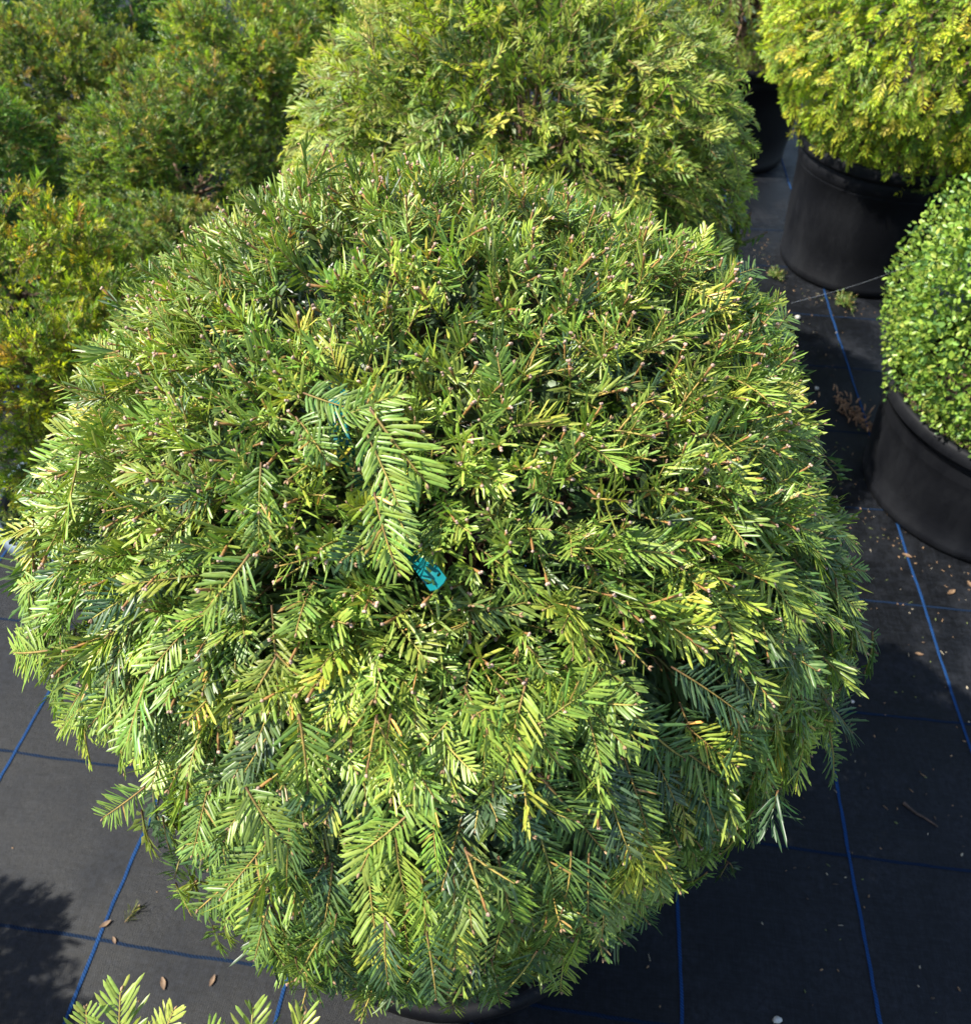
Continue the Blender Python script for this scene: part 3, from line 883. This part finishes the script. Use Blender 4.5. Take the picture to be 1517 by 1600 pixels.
# ------------------------------------------------------------------ teal label threaded through the foreground ball
def teal_label():
    import bmesh
    P = np.array(LABEL_PATH); centre = np.array([-.048, .592, .775])
    d = np.concatenate([[0], np.cumsum(np.linalg.norm(np.diff(P, axis=0), axis=1))]); L = d[-1]; W = .0068
    tt = np.linspace(0, L, 80)
    Q = np.stack([np.interp(tt, d, P[:, j]) for j in range(3)], 1)
    for _ in range(12): Q[1:-1] = (Q[:-2] + 2 * Q[1:-1] + Q[2:]) / 4
    bm = bmesh.new()

    def loop(pts):
        vs = [bm.verts.new((x, y, 0)) for x, y in pts]
        for i in range(len(vs)): bm.edges.new((vs[i], vs[(i + 1) % len(vs)]))
    xs = np.linspace(0, L, 46)
    loop([(x, -W) for x in xs] + [(L + .002, -W * .5), (L + .003, W * .4)] + [(x, W) for x in xs[::-1]])
    for y in (-.0042, .0042):
        loop([(L - .0075 + .0017 * math.cos(a), y + .0017 * math.sin(a)) for a in np.arange(12) * math.pi / 6])
    bmesh.ops.triangle_fill(bm, use_beauty=True, edges=bm.edges[:])
    for v in bm.verts:
        x, y = v.co.x, v.co.y
        x_ = min(max(x, 0), L)
        p = np.array([np.interp(x_, tt, Q[:, j]) for j in range(3)])
        x2 = min(x_ + .002, L); x1 = x2 - .004
        ta = unit(np.array([np.interp(x2, tt, Q[:, j]) - np.interp(x1, tt, Q[:, j]) for j in range(3)]))
        n = unit(unit(p - centre) * .6 + unit(CAMP - p) * .6)
        ac = unit(np.cross(ta, n))
        v.co = Vector(p + ta * (x - x_) + ac * y + unit(np.cross(ac, ta)) * (abs(y) * .12))
    me = bpy.data.meshes.new("plant_label"); bm.to_mesh(me); bm.free()
    me.materials.append(M_TEAL)
    o = link("plant_label", me)
    md = o.modifiers.new("thickness", 'SOLIDIFY'); md.thickness = .0007
    tag(o, "teal plastic strip label with two punched holes, tucked into the foreground yew ball", "plant label")


teal_label()

# small things on the ground
def litter_mesh(kind, rng, size):
    g = Geo()
    if kind == 'leaf':
        L, W = size, size * .42; k = 7
        t = np.linspace(0, 1, k); w = W * np.sin(np.pi * np.clip(t, .03, .97)) ** .8 / 2
        curl = size * rng.uniform(.08, .25)
        V = []
        for a, b in zip(t, w):
            z = curl * (a - .5) ** 2 * 2 + .0015
            V += [[a * L - L / 2, -b, z + b * .5], [a * L - L / 2, 0, z], [a * L - L / 2, b, z + b * .35]]
        T = []
        for i in range(k - 1):
            for j in range(2):
                p = i * 3 + j; T += [(p, p + 3, p + 4), (p, p + 4, p + 1)]
        V = np.array(V); V2 = V.copy(); V2[:, 2] -= .0006
        T2 = [(a + len(V), c + len(V), b + len(V)) for a, b, c in T]
        return np.concatenate([V, V2]), T + T2
    if kind == 'stone':
        n = 40; q = sphere_pts(n, rng)
        import itertools
        # ring-built pebble
        V = []; T = []; seg = 9; rings = 5
        ph = rng.uniform(0, 6, 3)
        for i in range(rings + 1):
            a = math.pi * i / rings
            for j in range(seg):
                b = 2 * math.pi * j / seg
                r = size / 2 * (1 + .14 * math.sin(2 * b + ph[0]) + .1 * math.sin(3 * b + a * 2 + ph[1]))
                V.append([r * math.sin(a) * math.cos(b), r * .8 * math.sin(a) * math.sin(b), size * .3 * math.cos(a) + size * .28])
        for i in range(rings):
            for j in range(seg):
                p, q_ = i * seg + j, i * seg + (j + 1) % seg
                T += [(p, p + seg, q_ + seg), (p, q_ + seg, q_)]
        return np.array(V), T


def place(name, V, T, mat, loc, rot, label, cat, group=None):
    o = link(name, tri_mesh(name, V, T, [mat])); o.location = loc; o.rotation_euler = (0, 0, rot)
    return tag(o, label, cat, group)


def on_ground():
    rng = np.random.default_rng(17)
    yard = [("leaf", (-.679, .398), .02, .6, M_DRY, "tan fallen leaf lying on the blue line at bottom left"),
            ("leaf", (-.55, .306), .021, 2.0, M_DRY, "oval beige fallen leaf on the sunlit fabric between the blue lines, bottom left"),
            ("leaf", (-.467, .31), .018, 1.3, M_DRY, "small torn brown leaf beside the foreground pot, bottom left"),
            ("leaf", (-.655, .372), .014, 2.2, M_DRY, "tiny orange leaf scrap next to the cut green sprig"),
            ("leaf", (1.135, 1.135), .026, .5, M_DRY, "dry leaf near the box ball's pot, beside the upper blue line"),
            ("leaf", (1.07, 1.25), .024, 2.6, M_DRY, "brown leaf against the left foot of the box ball's pot"),
            ("leaf", (1.19, 1.16), .02, 1.6, M_DRY, "curled tan leaf under the front of the box ball's pot"),
            ("leaf", (.93, .50), .02, .9, M_DRY, "pale leaf with a stalk on the bare fabric, lower right"),
            ("leaf", (.99, .96), .018, 2.9, M_DRY, "small brown leaf on the fabric at the right edge"),
            ("stone", (.484, .253), .015, .3, M_PALE, "white pebble at the bottom edge, right of the foreground pot"),
            ("stone", (1.088, 2.325), .022, 1.3, M_PALE, "round white pebble between the golden ball's pot and the foreground ball"),
            ("stone", (1.04, 1.93), .016, 2.3, M_PALE, "pale chip of stone left of the dried plant clump"),
            ("stone", (.80, .84), .009, 2.0, M_PALE, "tiny white stone in the middle of a fabric square, right")]
    for kind, (x, y), size, rot, mat, lab in yard:
        V, T = litter_mesh(kind, rng, size)
        place("fallen_leaf" if kind == "leaf" else "pebble", V, T, mat, (x, y, gz(x, y) + .0008), rot, lab, "leaf" if kind == "leaf" else "pebble",
              "fallen leaves on the fabric" if kind == "leaf" else "pebbles on the fabric")
    # stick
    g = Geo(); t = np.linspace(0, 1, 8)[:, None]
    P = np.array([-.035, 0, .002]) + np.array([.07, .0, .0]) * t + rng.normal(0, .0012, (8, 3)) * [1, 1, 0]
    g.tube(P, np.linspace(.0035, .0015, 8), 6, 0, np.ones(3)); V, T, _, _ = g.out()
    place("fallen_twig", V, T, M_STICK, (.853, .594, gz(.853, .594)), -.75, "short dark twig lying on the fabric at the right", "twig")
    # clipped green sprig on the ground
    o = link("fallen_sprig", LIB[0][5][17]); o.location = (-.645, .40, gz(-.645, .4) + .004); o.rotation_euler = (.0, .25, -.5); o.scale = (.75,) * 3
    o.color = (.15, .18, .04, 1); tag(o, "small cut green sprig lying on the sunlit fabric, bottom left", "sprig")
    # weeds
    for (x, y), sc, lab in (((1.085, 2.60), .5, "small weed at the left foot of the golden ball's pot"),
                            ((1.285, 2.42), .6, "flat green weed in front of the golden ball's pot")):
        root = link("weed", None); root.location = (x, y, gz(x, y)); tag(root, lab, "weed", "weeds by the pots")
        for j in range(6):
            o = link("shoot", LIB[0][5][22 + j % 4], root); a = j * 1.05 + x
            o.rotation_euler = (rng.uniform(.15, .6), 0, a); o.scale = (sc * 1.6,) * 3; o.location = (0, 0, .006)
            o.color = (.10, .17, .035, 1)
    # dried plant clump
    g = Geo()
    for j in range(130):
        a = rng.normal(0, 1, 2) * [.018, .05]; b = rng.normal(0, 1, 3) * [.012, .016, .006]
        p = np.array([a[0] * 1.0 + a[1] * .25, -a[1], .006 + abs(rng.normal(0, .008))])
        g.tube([p, p + b * .5 + [0, 0, .003], p + b], [.0018, .0026, .0008], 4, 0, np.array([.22, .12, .06]) * rng.uniform(.4, 1.7))
    V, T, M, C = g.out()
    o = link("dried_plant_clump", tri_mesh("dried_plant_clump", V, T, [M_WOOD], None, C)); o.location = (1.11, 1.80, gz(1.11, 1.8) - .002)
    tag(o, "brown clump of dried plant debris on the fabric left of the box ball's pot", "debris", kind="stuff")
    # crumbs: loose needles and bark specks nobody could count
    g = Geo()
    for j in range(900):
        x, y = rng.uniform(-1.3, 1.3), rng.uniform(.05, 2.6)
        if rng.uniform() < .6: x, y = rng.uniform(.55, 1.2), rng.uniform(.2, 2.4)
        if rng.uniform() < .3:
            pc = [(1.35, 1.49, .33), (1.42, 2.73, .32)][rng.integers(0, 2)]; th = rng.uniform(2.6, 5.4); rr_ = pc[2] + abs(rng.normal(0, .05))
            x, y = pc[0] + rr_ * math.cos(th), pc[1] + rr_ * math.sin(th)
        a = rng.uniform(0, 6.28); L = rng.choice([.004, .006, .012], p=[.5, .3, .2]) * rng.uniform(.6, 1.2); d = np.array([math.cos(a), math.sin(a), 0]) * L / 2
        p = np.array([x, y, gz(x, y) + .001]); r = .0009 if L > .008 else L * .28
        c = [(.30, .18, .09), (.14, .17, .05), (.40, .34, .24), (.08, .05, .03)][rng.choice(4, p=[.35, .2, .2, .25])]
        g.tube([p - d, p, p + d], [r * .6, r, r * .4], 4, 0, np.array(c) * rng.uniform(.6, 1.1))
    V, T, M, C = g.out()
    o = link("litter", tri_mesh("litter", V, T, [M_WOOD], None, C)); tag(o, "scattered needles and bark crumbs on the fabric", "litter", kind="stuff")
    # gossamer
    g = Geo(); a = np.array([.51, 1.13, .80]); b = np.array([1.03, 1.62, .63])
    t = np.linspace(0, 1, 12)[:, None]
    g.tube(a + (b - a) * t - np.array([0, 0, .012]) * np.sin(t * math.pi), .0002, 4, 0, np.ones(3)); V, T, _, _ = g.out()
    o = link("cobweb_thread", tri_mesh("cobweb_thread", V, T, [M_SILK])); tag(o, "fine pale cobweb thread strung from the foreground ball to the box ball", "thread")


on_ground()
print("TRIS", sum(len(m.polygons) for m in bpy.data.meshes))
